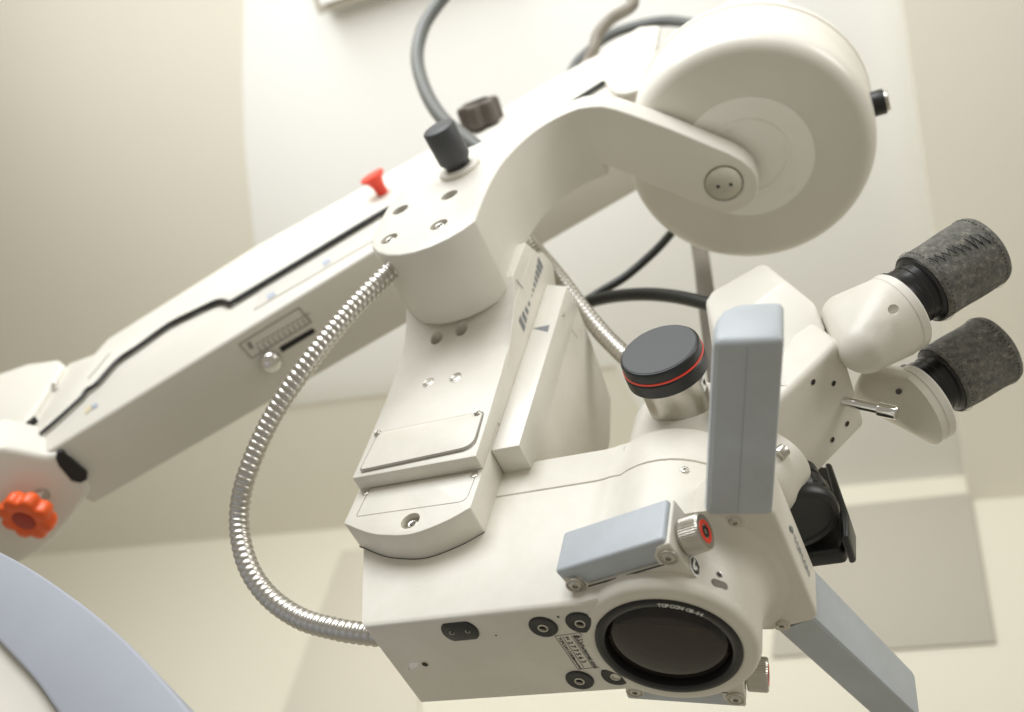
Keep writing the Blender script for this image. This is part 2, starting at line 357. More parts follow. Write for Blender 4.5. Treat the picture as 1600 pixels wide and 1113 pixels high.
# scale, slot and pin on the underside
def u(x, y): return PU(x, y, .4)
sc = [(374, 538), (467, 481), (486, 504), (393, 560)]
lq = [line_quad(u(*a), u(*b_), 1.1, an) for a, b_ in zip(sc, sc[1:]+sc[:1])]
for k in range(11):
    t_ = k/10; a = (402+78*t_, 541-46*t_); lq.append(line_quad(u(*a), u(a[0]+7, a[1]+9), .9, an)); lq.append(line_quad(u(a[0]-2, a[1]-3), u(a[0]+4, a[1]-6), 1.0, an))
lq.append(line_quad(u(388, 535), u(394, 545), 4, an))
strips('scale_print', lq, M['printf'], arm, an*.3)
prism('slot', [PU(x, y, .5) for x, y in [(436, 543), (488, 513), (493, 517), (491, 521), (441, 551)]], -an*3, M['dark'], arm)
o = lathe('pin_head', PU(421, 562, -2), an, [(0, 16), (6, 15), (10, 12), (11.5, 8), (11, 5), (6, 2), (6, 0)], M['chrome'], arm, 32)
# drum: vertical turning joint
dc = V((52, -63, 465)); dn = V((0, 0, 1))
drum = lathe('drum', dc, dn, [(56.00, 3), (57.00, 0), (93.31, 0), (96.23, .3), (100.12, 1.6), (104.00, 4.4), (106.92, 8.6), (108.48, 14), (108.86, 20), (108.86, 76), (107.41, 78.5), (107.41, 80.5), (109.35, 82), (109.35, 88), (104.98, 92), (68.04, 93), (60.26, 94), (60.26, 260), (0.00, 260)], M['cream2'], arm, 128)
lathe('drum_disc', dc, dn, [(0, 2.4), (20, 2.4), (33, 2.4), (34, 1.0), (36, 1.0), (37, 2.0), (55, -1.2), (57, -1), (58, 3.5), (0, 4)], M['silver'], arm, 96)
kb = V((161, -60, 507)); kx = V((1, .0, 0)).normalized()
kk = cyl('clamp_knob', kb-kx*8, kb+kx*10, 11, M['black'], arm, 1.2); cyl('knob_cap', kb+kx*9.5, kb+kx*13, 9, M['steel'], kk, .8)
# red push knob and dark star knob on the arm
rb = AF(601, 306, 2)
lathe('red_push_knob', rb, (-.12, -1, .05), [(6, 0), (6.5, 4), (7.5, 14), (10, 20), (14, 24), (15, 26), (14.5, 27.5), (0, 28.5)], M['red'], arm, 40)
cyl('knob_stem', rb+V((0, 4, 0)), rb+V((0, -2, 0)), 4, M['black'], arm)
def lob(n, d): return lambda t, r: 1-d*(.5+.5*math.cos(n*t))**2
sb = AF(757, 196, 4)
sk = lathe('star_knob', sb, (.05, -1, .15), [(18, 0), (25, 3), (26, 8), (26, 24), (24, 28), (15, 29), (13, 24), (0, 23)], M['brown'], arm, 96, lobes=lambda t, r: 1-.24*(.5+.5*math.cos(6*t))**2 if r > 16 else 1)
# ------------------------------------------------------------------ elbow joint at the left end
joint = thing('elbow_joint', AF(40, 780), 'cream elbow joint at the left end of the suspension arm', 'joint')
JY = -60
jf = [PU(x, y, 5) for x, y in [(-80, 735), (0, 697), (30, 703), (70, 712), (104, 706), (146, 768), (128, 790), (112, 814), (88, 842), (60, 866), (36, 880), (-80, 925)]]
prism('joint_body', jf, -an*70, M['arm'], joint, bev=7, seg=4)
prism('joint_cap', [P(x, y, 'Y', -92) for x, y in [(-80, 602), (0, 583), (45, 567), (90, 561), (100, 569), (60, 630), (22, 686), (-6, 706), (-80, 745)]], (0, 90, 0), M['arm'], joint, bev=5, seg=4)
prism('slot', [PU(x, y, 5.8) for x, y in [(90, 706), (98, 706), (137, 740), (136, 750), (126, 755), (112, 752), (92, 728), (87, 716)]], -an*6, M['dark'], joint, bev=.3, seg=1)
# orange star knob with its steel stud
okc = PU(47, 800, 26)
knob = thing('star_knob', okc, 'bright orange lobed plastic knob on a steel stud, left edge', 'knob')
kax = V((.10, .02, -1)).normalized()
lathe('grip', okc-kax*6, kax, [(10, -2), (19.5, 0), (23.5, 1.5), (26, 5), (26.5, 9), (26.3, 14), (25.4, 17), (24, 18), (13, 18.6), (11.6, 17.6), (0, 17.4)], M['orange'], knob, 112, lobes=lambda t, r: 1-.17*(.5+.5*math.cos(8*t))**2 if r > 19 else 1, smooth=55)
lathe('cap', okc-kax*6, kax, [(10.8, 16), (10.8, 18.1), (10.2, 18.4), (0, 18.4)], M['orange2'], knob, 48)
cyl('stud', okc-kax*5, PU(66, 772, 2), 8, M['steel'], knob)
# lilac curved cover in the lower left corner
lil = thing('stand_cover', P(60, 1000, 'Y', -150), 'lilac curved plastic cover in the lower left corner', 'cover')
up_ = [(-80, 826), (20, 872), (110, 930), (190, 995), (255, 1063), (303, 1120), (350, 1185)]
lo_ = [(150, 1190), (92, 1116), (50, 1058), (0, 1004), (-40, 960)]
cu_ = catmull([P(x, y, 'Y', -150) for x, y in up_], 6); cl_ = catmull([P(x, y, 'Y', -150) for x, y in lo_], 6)
prism('shell', cu_+cl_, (0, 120, 0), M['lilac'], lil, bev=5, seg=3)
cl2 = catmull([P(x, y, 'Y', -143) for x, y in lo_[::-1]], 6)
prism('inner_panel', cl2+[P(150, 1300, 'Y', -143), P(-80, 1300, 'Y', -143), P(-80, 950, 'Y', -143)], (0, 90, 0), M['arm'], lil)
# ------------------------------------------------------------------ operating microscope
mic = thing('operating_microscope', (-60, 0, 0), 'cream operating microscope head with black objective lens, grey handles and binocular', 'microscope')
mic['label'] = 'cream operating microscope with black objective lens, blue-grey handles and twin eyepieces'
cr = M['cream']
# -- body: plan outline with the round nose about the optical axis
def plan(r, xl, z, y0=-43, y1=40, n=30):
    a0 = -math.pi+math.asin(-y0/r)*1.0; a0 = -(math.pi-math.asin(43/r)); a1 = math.pi-math.asin(y1/r)
    # fillet where the flat sides meet the nose
    pts = [V((xl, y1, z)), V((xl, y0, z))]
    xs = r*math.cos(a0)
    pts += [V((xs-16, y0, z)), V((xs-9, y0-.5, z)), V((xs-4, y0-1.6, z))]
    for i in range(n+1):
        a = a0+.06+(a1-a0-.12)*i/n; pts.append(V((r*math.cos(a), r*math.sin(a), z)))
    pts += [V((xs-4, y1+1.4, z)), V((xs-9, y1+.5, z)), V((xs-16, y1, z))]
    return pts
bmz = []
def ringloft(name, rings, mat_, parent, bev=None, smooth=40, cuts=()):
    bm = bmesh.new(); R_ = [[bm.verts.new(p) for p in r] for r in rings]; n = len(R_[0])
    for A, B in zip(R_, R_[1:]):
        for i in range(n): bm.faces.new((A[i], A[(i+1) % n], B[(i+1) % n], B[i]))
    bm.faces.new(R_[0][::-1]); bm.faces.new(R_[-1]); me = to_mesh(bm, name)
    if cuts:
        t = bpy.data.objects.new('tmp', me); col.objects.link(t); me = cutters_to(t, cuts); bpy.data.objects.remove(t)
    return link(name, me, mat_, parent, smooth)
def body_rings(zs):                                # (z, inset, nose radius, left x)
    out = []
    for z, ins, r, xl in zs: out.append(plan(r-ins*1.6, xl+ins, z, -43+ins, 40-ins))
    return out
body = ringloft('body', body_rings([(0, 3.2, 52.5, -187), (.5, 2, 52.5, -187.2), (1.6, .8, 52.5, -187.6), (4, 0, 52.5, -188.5), (70, 0, 52, -213), (99.2, 0, 52, -214), (99.8, .5, 52, -214)]), cr, mic, smooth=30, cuts=[cyl_me((0, 0, 0), (0, 0, 1), 42.4, 44, 128)])
body2 = ringloft('body_lid', body_rings([(100.4, .5, 52, -214), (101, 0, 52, -214), (128, 0, 52, -214), (130.5, .8, 52, -214), (131.5, 2.4, 52, -214)]), cr, mic, smooth=30)
ringloft('body_core', body_rings([(60, 1.2, 51.5, -205), (125, 1.2, 51.5, -205)]), M['seam'], body2)
# soft collar round the lens
lathe('lens_collar', (0, 0, 0), (0, 0, -1), [(52.0, -12), (52.4, -5), (51.6, -1.5), (49.5, .6), (47, 1.2), (43.5, 1.4), (42.3, 1.0), (42.3, -12)], cr, body, 128, ring=True)
for x, y in [(1070, 734), (977, 747)]:
    p = P(x, y, 'Y', -43); r_ = V((p.x, p.y, 0))
    if p.x > -10: p = P(x, y, 'Y', -49); nn = V((p.x, p.y, 0)).normalized()
    else: p = P(x, y, 'Y', -44.5); nn = V((-.2, -1, 0))
    screw(body, p, nn, 2.6, 'flat')
screw(body2, P(978, 697+4, 'Y', -44.5), (-.2, -1, 0), 2.4, 'flat')
# -- objective
lens = lathe('objective_ring', (0, 0, 0), (0, 0, -1), [(35, -9), (41.2, -9), (42.0, -2), (42.2, 1.2), (41.8, 2.2), (41.0, 2.6), (37.4, 2.2), (36.6, 1.6), (36.0, -1), (35.2, -8)], M['blackm'], mic, 128, ring=True)
gl = lathe('lens_glass', (0, 0, 0), (0, 0, -1), [(0, -5.5), (35.9, -5.0), (35.9, -4)]+[(35.9*math.cos(a), -4+6.0*math.sin(a)) for a in [math.pi/2*i/16 for i in range(1, 16)]]+[(0, 2.0)], M['clear'], lens, 96, smooth=50)
lathe('lens_barrel', (0, 0, 0), (0, 0, -1), [(36.2, -4), (36.2, -40), (34, -40), (34, -22), (31.5, -21), (31.5, -16), (33.4, -15), (33.4, -9), (35.2, -8), (35.2, -4)], M['blackm'], lens, 96, ring=True)
lathe('inner_lens', (0, 0, 0), (0, 0, -1), [(0, -41), (33, -40)]+[(31.4*math.cos(a), -21+7*math.sin(a)) for a in [math.pi/2*i/12 for i in range(0, 12)]]+[(0, -14)], M['glass'], lens, 96, smooth=50)
runs = []
txt = 'TOPCON/OB-04'; ang0 = -101; st_ = 4.5
# place the characters round the ring, reading from below
adv = {'T': .9, 'O': 1.05, 'P': .95, 'C': 1.0, 'N': 1.05, '/': .8, 'B': .95, '-': .65, '0': .95, '4': .95}
a = math.radians(-80)
for ch in txt:
    wch = 2.28*adv[ch]; a += wch/2/38.9
    rad = V((math.cos(a), math.sin(a), 0)); tan = V((-math.sin(a), math.cos(a), 0))
    runs.append((ch, 3.9, rad*37.6-tan*wch*.46+V((0, 0, -2.45)), tan, rad, .86)); a += wch/2/38.9
lettering('lens_lettering', runs, M['white'], lens)
# -- underside fittings
def pz(x, y, z=0): return P(x, y, 'Z', z)
for (x, y) in [(849, 979), (907, 972), (906, 1062), (962, 1055)]:
    p = pz(x, y); o = lathe('rubber_stud', p, (0, 0, -1), [(0, .2), (2.4, .2), (2.5, 1.1), (3.3, 1.4), (8.4, 1.2), (8.9, .5), (8.9, -1)], [M['black'], M['dark']], body, 40, matsplit=lambda k: 1 if k == 0 else 0)
    lathe('stud_rim', p, (0, 0, -1), [(2.1, .4), (2.5, 1.75), (3.1, 1.75), (3.4, 1.2)], M['steel'], o, 24, ring=True)
bt = pz(932, 975); bw = V((8.5, 1.5, 0))
prism('rubber_bridge', [pz(907, 972)+V((2, -4.5, -1.1)), pz(907, 972)+V((14, -3, -1.1)), pz(907, 972)+V((14, 5, -1.1)), pz(907, 972)+V((2, 4.5, -1.1))], (0, 0, 1.2), M['black'], body)
oc = pz(719, 986)
prism('port_cover', [oc+V((12.4*math.cos(t)*(1 if abs(math.cos(t)) < .9 else .98), max(-8.2, min(8.2, 10.6*math.sin(t))), -.9)) for t in [2*math.pi*i/40 for i in range(40)]], (0, 0, 1.6), M['black'], body, bev=.4, seg=2)
for dx in (-5.5, 5.5): bush(body, oc+V((dx, 0, -.9)), (0, 0, -1), 1.6, 'pin_hole')
bush(body, pz(664, 1038), (0, 0, -1), 2.6)
bush(body, pz(872, 964), (0, 0, -1), 1.0)
bush(body, pz(775, 993), (0, 0, -1), .7)
strips('paint_chip', [[pz(*c) for c in [(640, 1036), (655, 1035), (652, 1042), (638, 1048)]], [pz(*c) for c in [(634, 1044), (641, 1043), (637, 1050)]]], M['white'], body, (0, 0, -.12))
# name plate printed on the underside
c0, c1, c2, c3 = [pz(*c) for c in [(867, 994), (906, 989), (942, 1042), (903, 1046)]]
tr = ((c3-c0).normalized()+(c2-c1).normalized()).normalized(); tu = ((c1-c0)-(c1-c0).dot(tr)*tr).normalized()
Wp = (c3-c0).length; Hp = (c1-c0).dot(tu); dz = V((0, 0, -.1))
def lp(a_, b_): return c0+tr*a_*Wp+tu*b_*Hp+dz
plate = strips('name_plate_print', [line_quad(lp(*s), lp(*e_), .28, (0, 0, 1)) for s, e_ in [((0, 0), (1, 0)), ((1, 0), (1, 1)), ((1, 1), (0, 1)), ((0, 1), (0, 0)), ((.04, .27), (.97, .27)), ((.05, .62), (.98, .62))]], M['print'], body, (0, 0, -.1))
lettering('name_plate_lettering', [('TOPCON', 5.0, lp(.15, .77), tr, tu, .98), ('TOPCON CORP.', 3.0, lp(.05, .06), tr, tu, .95), ('MADE IN JAPAN', 1.9, lp(.66, .08), tr, tu, .8),
    ('SN', 2.7, lp(.05, .36), tr, tu, 1), ('2 7 7 5 6 3', 4.3, lp(.20, .33), tr, tu, 1.1), ('MICROSCOPE BODY', 2.5, lp(.05, .67), tr, tu, .9), ('MS-45025', 3.0, lp(.68, .66), tr, tu, .95)], M['print'], body)
strips('name_plate_mark', [[lp(.05, .78), lp(.08, .92), lp(.135, .92), lp(.105, .84), lp(.09, .84), lp(.075, .78)], [lp(.085, .78), lp(.1, .82), lp(.14, .86), lp(.13, .78)]], M['print'], body, (0, 0, -.1))
# small warning roundel, slotted hole and pin hole on the nose
def nose(x, y, r=52.3):
    d = ray(x, y); A_ = d.x**2+d.y**2; B_ = 2*(CP.x*d.x+CP.y*d.y); C_ = CP.x**2+CP.y**2-r*r
    t_ = (-B_-math.sqrt(max(0, B_*B_-4*A_*C_)))/(2*A_); p = CP+d*t_; return p, V((p.x, p.y, 0)).normalized()
p, n = nose(1118, 911); p2, _ = nose(1138, 918)
ax = (p2-p).normalized(); 
sl = []
sv = n.cross(ax).normalized()
for i in range(24):
    t = 2*math.pi*i/24; q_ = V((math.cos(t), math.sin(t))); e_ = p if q_.x < 0 else p2-ax*3
    sl.append(e_+ax*q_.x*2.6+sv*q_.y*2.6+n*.5)
prism('slotted_hole', sl, -n*2, M['seam'], body, bev=.4, seg=2)
p, n = nose(1124, 898); bush(body, p+n*.1, n, 2.0)
# -- side blocks with knurled knobs (both sides of the nose)
def side_block(m):                                 # m = -1 near side, +1 far side
    def T(a, b_, z): return V((a, b_ if m < 0 else -b_+4.5, z))
    # local frame of the near block: along d, outward n
    d = V((math.cos(math.radians(-12.2)), math.sin(math.radians(-12.2)), 0)); n = V((d.y, -d.x, 0))
    o = V((-49.5, -59.5, 0))                       # lower outer left corner of the pad
    def Q(a, b_, z): p = o+d*a+n*b_; return T(p.x, p.y, z)
    bpts = [(1.5, -6), (12, -9), (13.5, -16.5), (60, -16.5), (61, -9), (66, -3.5), (74, -3), (74, -36), (6, -30)]
    base = solid('side_block', [Q(a, b_, 9.6) for a, b_ in bpts], [Q(a, b_, 43) for a, b_ in bpts], cr, mic, bev=1.2, seg=3, ang=35)
    pad = solid('side_pad', [Q(0, 0, 11), Q(72, 0, 11), Q(72, -16.4, 11), Q(0, -16.4, 11)], [Q(0, 0, 42), Q(72, 0, 42), Q(72, -16.4, 42), Q(0, -16.4, 42)], M['blue'], mic, bev=2.4, seg=4)
    for a, b_ in ((7, -12.5), (68.5, -12.0)):
        lathe('washer', Q(a, b_, 10.0), (0, 0, -1), [(3, 0), (5.6, 0), (6.0, 1.0), (5.6, 2.0), (5.0, 1.8), (4.6, 1.0), (3, .9)], M['steel'], base, 32, ring=True)
        screw(base, Q(a, b_, 9.4), (0, 0, -1), 4.4)
    strips('pad_gap', [line_quad(Q(13, -16.7, 9.4), Q(64, -16.7, 9.4), .7, (0, 0, 1))], M['dark'], base, (0, 0, .5))
    kp = Q(72.2, -16, 24.5); kd = Q(90, -16, 24.5)-kp; kd.normalize()
    kn = lathe('knurled_knob', kp, kd, [(6, -1), (6, 3), (9.8, 3), (10.6, 4), (10.6, 14.4), (9.8, 15.6), (0, 15.6)], M['steel'], mic, 176, lobes=lambda t, r: 1-.032*(.5+.5*math.cos(44*t)) if r > 10.5 else 1, smooth=18)
    lathe('red_ring', kp, kd, [(4.2, 15.5), (4.2, 15.85), (6.6, 15.85), (6.8, 15.5)], M['red'], kn, 48, ring=True)
    lathe('knob_socket', kp, kd, [(3.3, 15.4), (3.3, 16.0), (2.0, 16.0), (1.9, 15.0), (0, 15.0)], M['dark'], kn, 24)
    return Q
QN = side_block(-1); side_block(1)
rp = QN(74.3, -29.5, 15); rn = (QN(90, 0, 0)-QN(80, 0, 0)).normalized(); rs = (QN(0, 10, 0)-QN(0, 0, 0)).normalized()
ro = lathe('instruction_symbol', rp, rn, [(0, .25), (6.0, .25), (6.1, 0), (0, 0)], M['white'], mic, 40)
lathe('symbol_disc', rp, rn, [(0, .4), (4.8, .4), (4.8, .2), (0, .2)], M['print'], ro, 40)
def rq(a, b_): return rp+rs*a+V((0, 0, b_))+rn*.45
strips('symbol_figure', [[rq(1.6+1.1*math.cos(t), 2.6+1.1*math.sin(t)) for t in [2*math.pi*i/12 for i in range(12)]], [rq(2.8, 1.2), rq(1.2, 1.4), rq(.6, -.6), rq(-1.2, -1.2), rq(-1.2, -2.4), rq(1.6, -3.4), rq(2.8, -2)], [rq(.2, .8), rq(-1.6, .4), rq(-2.6, -1.2), rq(-.8, -.6)]], M['white'], ro, rn*.1)
# -- handle bracket, handles
ZB = 45
bk = [V((24, -44, ZB)), V((37, -56, ZB)), V((44, -60, ZB)), V((72, -52, ZB)), V((74, -47, ZB)), V((76, 40, ZB)), V((73, 46, ZB)), V((46, 52, ZB)), V((30, 50, ZB)), V((10, 0, ZB))]
brk = prism('handle_bracket', bk, (0, 0, 33), cr, mic, bev=2.5, seg=3)
lathe('bracket_fillet', (0, 0, 0), (0, 0, 1), [(51, 20), (52.6, 26), (54, 32), (57, 38), (62, 42.5), (68, 45.3), (20, 46)], cr, brk, 96)
brk_f = [o for o in brk.children if o.name.startswith('bracket_fillet')][0]
bm = bmesh.new(); bm.from_mesh(brk_f.data)           # keep the part under the bracket only
off = WL[brk_f]
bmesh.ops.bisect_plane(bm, geom=bm.verts[:]+bm.edges[:]+bm.faces[:], plane_co=(V((24, 0, 0))-off)*S, plane_no=V((-1, 0, 0)), clear_outer=True)
for yy, nn in ((-57, -1), (46, 1)):
    bmesh.ops.bisect_plane(bm, geom=bm.verts[:]+bm.edges[:]+bm.faces[:], plane_co=(V((0, yy, 0))-off)*S, plane_no=V((0, nn, 0)), clear_outer=True)
bm.to_mesh(brk_f.data); bm.free()
screw(brk, P(1148, 815, 'Z', ZB), (0, 0, -1), 4.0); screw(brk, P(1221, 976, 'Z', ZB), (0, 0, -1), 3.8)
for x, y in ((1148, 815), (1221, 976)): lathe('washer', P(x, y, 'Z', ZB+.3), (0, 0, -1), [(3, 0), (5.4, 0), (5.4, .6), (4.6, .7), (3, .2)], M['steel'], brk, 28, ring=True)
xf = 76.2
lettering('bracket_lettering', [('TOPCON', 7.0, V((75.4, -12, 58)), V((.02, 1, 0)), V((0, 0, 1)), 1.15)], M['printg'], brk)
strips('bracket_logo', [[V((75.3, -19+2.1*math.cos(t)+dy, 61+2.1*math.sin(t)+dzz)) for t in [2*math.pi*i/14 for i in range(14)]] for dy, dzz in ((0, -1), (3.4, 1.0))], M['printg'], brk, (.12, 0, 0))
def handle(m):
    if m < 0: st0 = [P(1100, 803, 'Z', ZB-.7), P(1207, 803, 'Z', ZB-.7)]; en = [P(1112, 545, 'Z', ZB-.7), P(1225, 541, 'Z', ZB-.7)]
    else:
        st0 = [P(1213, 988, 'Z', ZB+.6), P(1273, 966, 'Z', ZB+.6)]; d_ = (P(1388, 1106, 'Z', ZB)-P(1243, 977, 'Z', ZB)).normalized()
        en = [st0[0]+V((.36, .933, 0))*116+V((2, 0, 0)), st0[1]+V((.36, .933, 0))*112]
    a0, a1 = st0; e0, e1 = en
    h0 = 40; h1 = 34
    # cross section: flat bottom, outer edge square, inner top edge well rounded
    def sect(p0, p1, h):
        c_ = []; dd = p1-p0
        prof = [(0, .16), (.03, .05), (.10, 0), (.92, 0), (.985, .03), (1, .12), (1, .9), (.97, .98), (.9, 1), (.42, 1), (.26, .96), (.12, .84), (.03, .62), (0, .4)]
        for s_, z in prof: c_.append(p0+dd*s_+V((0, 0, h*z)))
        return c_
    A = sect(a0, a1, h0); B = sect(e0, e1, h1); dirn = ((e0+e1)/2-(a0+a1)/2).normalized(); c_ = sum(B, V())/len(B)
    rings = [A]
    for k_, s_ in ((0, 1), (1.2, .985), (2.4, .95), (3.4, .88), (4, .80)):
        rings.append([c_+(p-c_)*s_+dirn*k_ for p in B])
    return ringloft('handle', rings, M['blue'], mic, smooth=32)
hn = handle(-1); hf = handle(1)
# parting seam down the near handle
a = P(1153, 803, 'Z', ZB-.85); b_ = P(1168, 543, 'Z', ZB-.85)
strips('handle_seam', [line_quad(a, b_, .22, (0, 0, 1))], M['seam2'], hn, (0, 0, .2))
e_ = P(1168, 545, 'Z', ZB)
# -- column: lower base, focusing plate, slide, housing
BY = -66.0; PY = -78.0
bf = [P(x, y, 'Y', BY) for x, y in [(735.5, 793), (695, 815), (642.6, 834.4), (600.6, 836), (572, 831.6), (537.5, 817.6)]]
bf = [V((-117, BY, bf[0].z))]+bf[1:-1]+[V((-217.5, BY, bf[-1].z))]
bf = [bf[0]]+catmull(bf, 5)[1:-1]+[bf[-1]]
base_out = bf+[V((-217.5, BY, 150)), V((-117, BY, 150))]
sh = P(641, 814, 'Y', BY)
colb = prism('column_base', base_out, (0, 24, 0), cr, mic, bev=.9, seg=2, cuts=[cyl_me(sh, (0, 1, 0), 7, 6)])
screw(colb, sh+V((0, 5, 0)), (0, -1, 0), 5.4)
strips('base_gap', [[p+V((0, 22.8, -.7)) for p in s] for s in [[bf[i]+V((0, 0, 0)), bf[i+1], bf[i+1]+V((0, .9, 0)), bf[i]+V((0, .9, 0))] for i in range(len(bf)-1)]], M['dark'], colb, (0, 0, .5))
def rrect(pts, r, n=5):                             # rounded corners for a planar polygon
    out = []
    for i, p in enumerate(pts):
        a = (pts[i-1]-p).normalized(); b_ = (pts[(i+1) % len(pts)]-p).normalized(); rr = r[i] if isinstance(r, (list, tuple)) else r
        for k in range(n+1):
            t = k/n; out.append((p+a*rr)*(1-t)**2+p*2*t*(1-t)+(p+b_*rr)*t*t)
    return out
def outline(name, pts, wd, nrm, mat_, parent):
    pts = [V(p) for p in pts]; return strips(name, [line_quad(a, b_, wd, nrm) for a, b_ in zip(pts, pts[1:]+pts[:1])], mat_, parent, V(nrm)*.12)
pb_ = rrect([V((-208, BY-.05, 104)), V((-121, BY-.05, 103)), V((-122, BY-.05, 75)), V((-209, BY-.05, 77))], [.1, .1, 6, 2])
outline('cover_outline', pb_, .35, (0, -1, 0), M['seam'], colb)
for x, y in ((571, 770), (741, 742)): screw(colb, P(x, y, 'Y', BY-.2), (0, -1, 0), 2.7, 'flat')
# focusing plate: YZ profile swept along X
prof = [(PY, 104), (PY-1.2, 142), (-81.5, 188), (-84.5, 225), (-90, 247), (-97, 263), (-108, 280), (-108, 330), (-66, 360), (-66, 104)]
fl = [V((-216.5, y, z)) for y, z in prof]; fr = [V((-117, y, z)) for y, z in prof]
pc = []
for x, y in ((684, 533), (723, 521)):
    p = P(x, y, 'Y', -87); pc.append(cyl_me(p, (0, -.8, .25), 5.6, 8))
plt = solid('focus_plate', fl, fr, cr, mic, bev=1.1, seg=2, cuts=pc, ang=28)
for x, y in ((684, 533), (723, 521)):
    p = P(x, y, 'Y', -87); lathe('bore_floor', p+V((0, 3.5, -1)), (0, -.8, .25), [(0, 0), (5.5, 0), (5.5, -2)], M['hole'], plt, 24)
for x, y in ((670, 598), (712, 590)):
    p = P(x, y, 'Y', -82.0); lathe('washer', p+V((0, .6, 0)), (0, -1, -.06), [(3, 0), (5, 0), (5, .9), (4.3, 1), (3, .3)], M['steel'], plt, 28, ring=True); screw(plt, p+V((0, .1, 0)), (0, -1, -.06), 3.6, 'flat')
cp_ = [P(x, y, 'Y', PY-.75) for x, y in [(592, 676), (752, 643), (738, 697), (564, 734)]]
tz = [(p.z) for p in cp_]
pk = [V((-209, -80.4, 148)), V((-122.5, -80.4, 148.5)), V((-121, -80.4, 112.5)), V((-210, -80.4, 109))]
pp = rrect(pk, [7, 4, 10, 3])
lid = prism('cover_plate', pp, (0, 2.6, 0), cr, plt, bev=.25, seg=2)
outline('cover_outline', [p+V((0, .9, 0)) for p in rrect([pk[0]+V((-.7, 0, .7)), pk[1]+V((.7, 0, .7)), pk[2]+V((.7, 0, -.7)), pk[3]+V((-.7, 0, -.7))], [7, 4, 10, 3])], 1.0, (0, -1, 0), M['seam'], plt)
for x, y in ((590, 677), (746, 646)): screw(lid, P(x, y, 'Y', -80.6), (0, -1, 0), 2.9, 'button')
# slide bar with arrow, scale bars on the plate side
sl_ = prism('slide_bar', [V((-116.6, -65, 123)), V((-95, -65, 123)), V((-95, -65, 318)), V((-116.6, -65, 330))], (0, 24, 0), M['cream2'], mic, bev=1.0, seg=2)
strips('arrow_mark', [[P(x, y, 'Y', -65.05) for x, y in [(832, 513.5), (859, 508), (856, 519)]]], M['printg'], sl_, (0, -.1, 0))
cs = prism('column_side', [V((-118, -66, 150)), V((-118, -86, 226)), V((-118, -96, 262)), V((-118, -96, 330)), V((-118, -84, 352)), V((-118, -65, 362)), V((-118, -44, 340)), V((-118, -44, 150))], (1.5, 0, 0), cr, mic, bev=.5, seg=2)
bars = []
def sx(x, y): return P(x, y, 'X', -116.3)
for (xa, ya, xb, yb, n_, s0, s1) in [(845, 412, 831.5, 462, 7, 1, .12), (827.5, 475, 817, 506, 4, .3, 1.15)]:
    for k in range(n_):
        t = k/(n_-1); x = xa+(xb-xa)*t; y = ya+(yb-ya)*t; g = s0+(s1-s0)*t; hw = .40*(yb-ya)/(n_-1)*(.5+.5*g)
        ux, uy = -.26, 1.0; px_, py_ = 3.6*g, 7.6*g
        bars.append([sx(x-px_-ux*-hw*.0, y-py_-hw), sx(x+px_, y+py_-hw), sx(x+px_-hw*.5, y+py_+hw), sx(x-px_-hw*.5, y-py_+hw)])
strips('scale_bars', bars, M['printg'], cs, (.1, 0, 0))
strips('index_line', [line_quad(sx(807, 437), sx(817, 451), .9, (1, 0, 0))], M['printg'], cs, (.15, 0, 0))
# housing behind the slide
hs = [V((-95.5, -42.6, 132)), V((-95.5, -64, 125)), V((-95.5, -64, 318)), V((-95.5, -57, 323)), V((-95.5, -39, 322)), V((-95.5, 10, 314)), V((-95.5, 49, 303)), V((-95.5, 61, 263)), V((-95.5, 66, 132))]
hsg = prism('focus_housing', hs, (-100, 0, 0), cr, mic, bev=1.5, seg=2)
screw(hsg, P(879, 492, 'X', -95.3), (1, 0, 0), 2.6); 
strips('cover_line', [line_quad(P(880, 496, 'X', -95.4), P(902, 528, 'X', -95.4), .5, (1, 0, 0))], M['seam'], hsg, (.1, 0, 0))
# -- hub and swing arm
HF = -165.0; HB = -97.0
hb_ = [(-219, 281), (-209, 268), (-196, 257.5), (-182, 251), (-168, 248.5), (-154, 250), (-141, 255.5), (-130, 263.5), (-122.5, 273)]
arch = [(p.x, p.y) for p in catmull([V((x_, z_, 0)) for x_, z_ in [hb_[-1], (-124.5, 300), (-125.5, 335), (-123.5, 365), (-118.5, 386), (-111.5, 404), (-102, 418.5), (-91, 428.5), (-78, 434.8), (-64, 437.15)]], 4)][4:]
tp = [(-64, 459), (-92, 458), (-113, 452.5), (-140, 445), (-166, 430), (-190, 428), (-205, 424), (-220, 405), (-228, 384), (-229, 350), (-228, 320), (-225, 299)]
hp = [V((x, HF, z)) for x, z in hb_+arch+tp]
# swing: four screw holes in the face
hc = [(625.5, 328), (702, 305), (608, 373), (685.5, 351)]
cuts = [cyl_me(P(x, y, 'Y', HF), (0, 1, 0), 7.6, 9) for x, y in hc]
hub = prism('carrier_hub', hp, (0, HB-HF, 0), M['cream2'], mic, bev=1.8, seg=3, cuts=cuts, ang=32, smooth=48)
for i, (x, y) in enumerate(hc):
    p = P(x, y, 'Y', HF)
    lathe('bore_floor', p+V((0, 7.6, 0)), (0, -1, 0), [(0, 0), (7.5, 0), (7.5, -1)], M['hole'], hub, 24)
    if i > 1: screw(hub, p+V((0, 3.4, 0)), (0, -1, 0), 6.4)
strips('index_line', [line_quad(P(799, 411, 'X', -123.9), P(809, 426, 'X', -123.9), .9, (1, 0, 0))], M['printg'], hub, (.4, 0, 0))
kb = P(719, 265, 'Y', HF)
rr_ = cyl('knob_seat', kb+V((0, 1, 0)), kb+V((0, -4, 0)), 19, M['cream2'], hub, 1.6)
cyl('knob_neck', kb+V((0, 0, 0)), kb+V((0, -9, 0)), 11, M['blackm'], mic, .6)
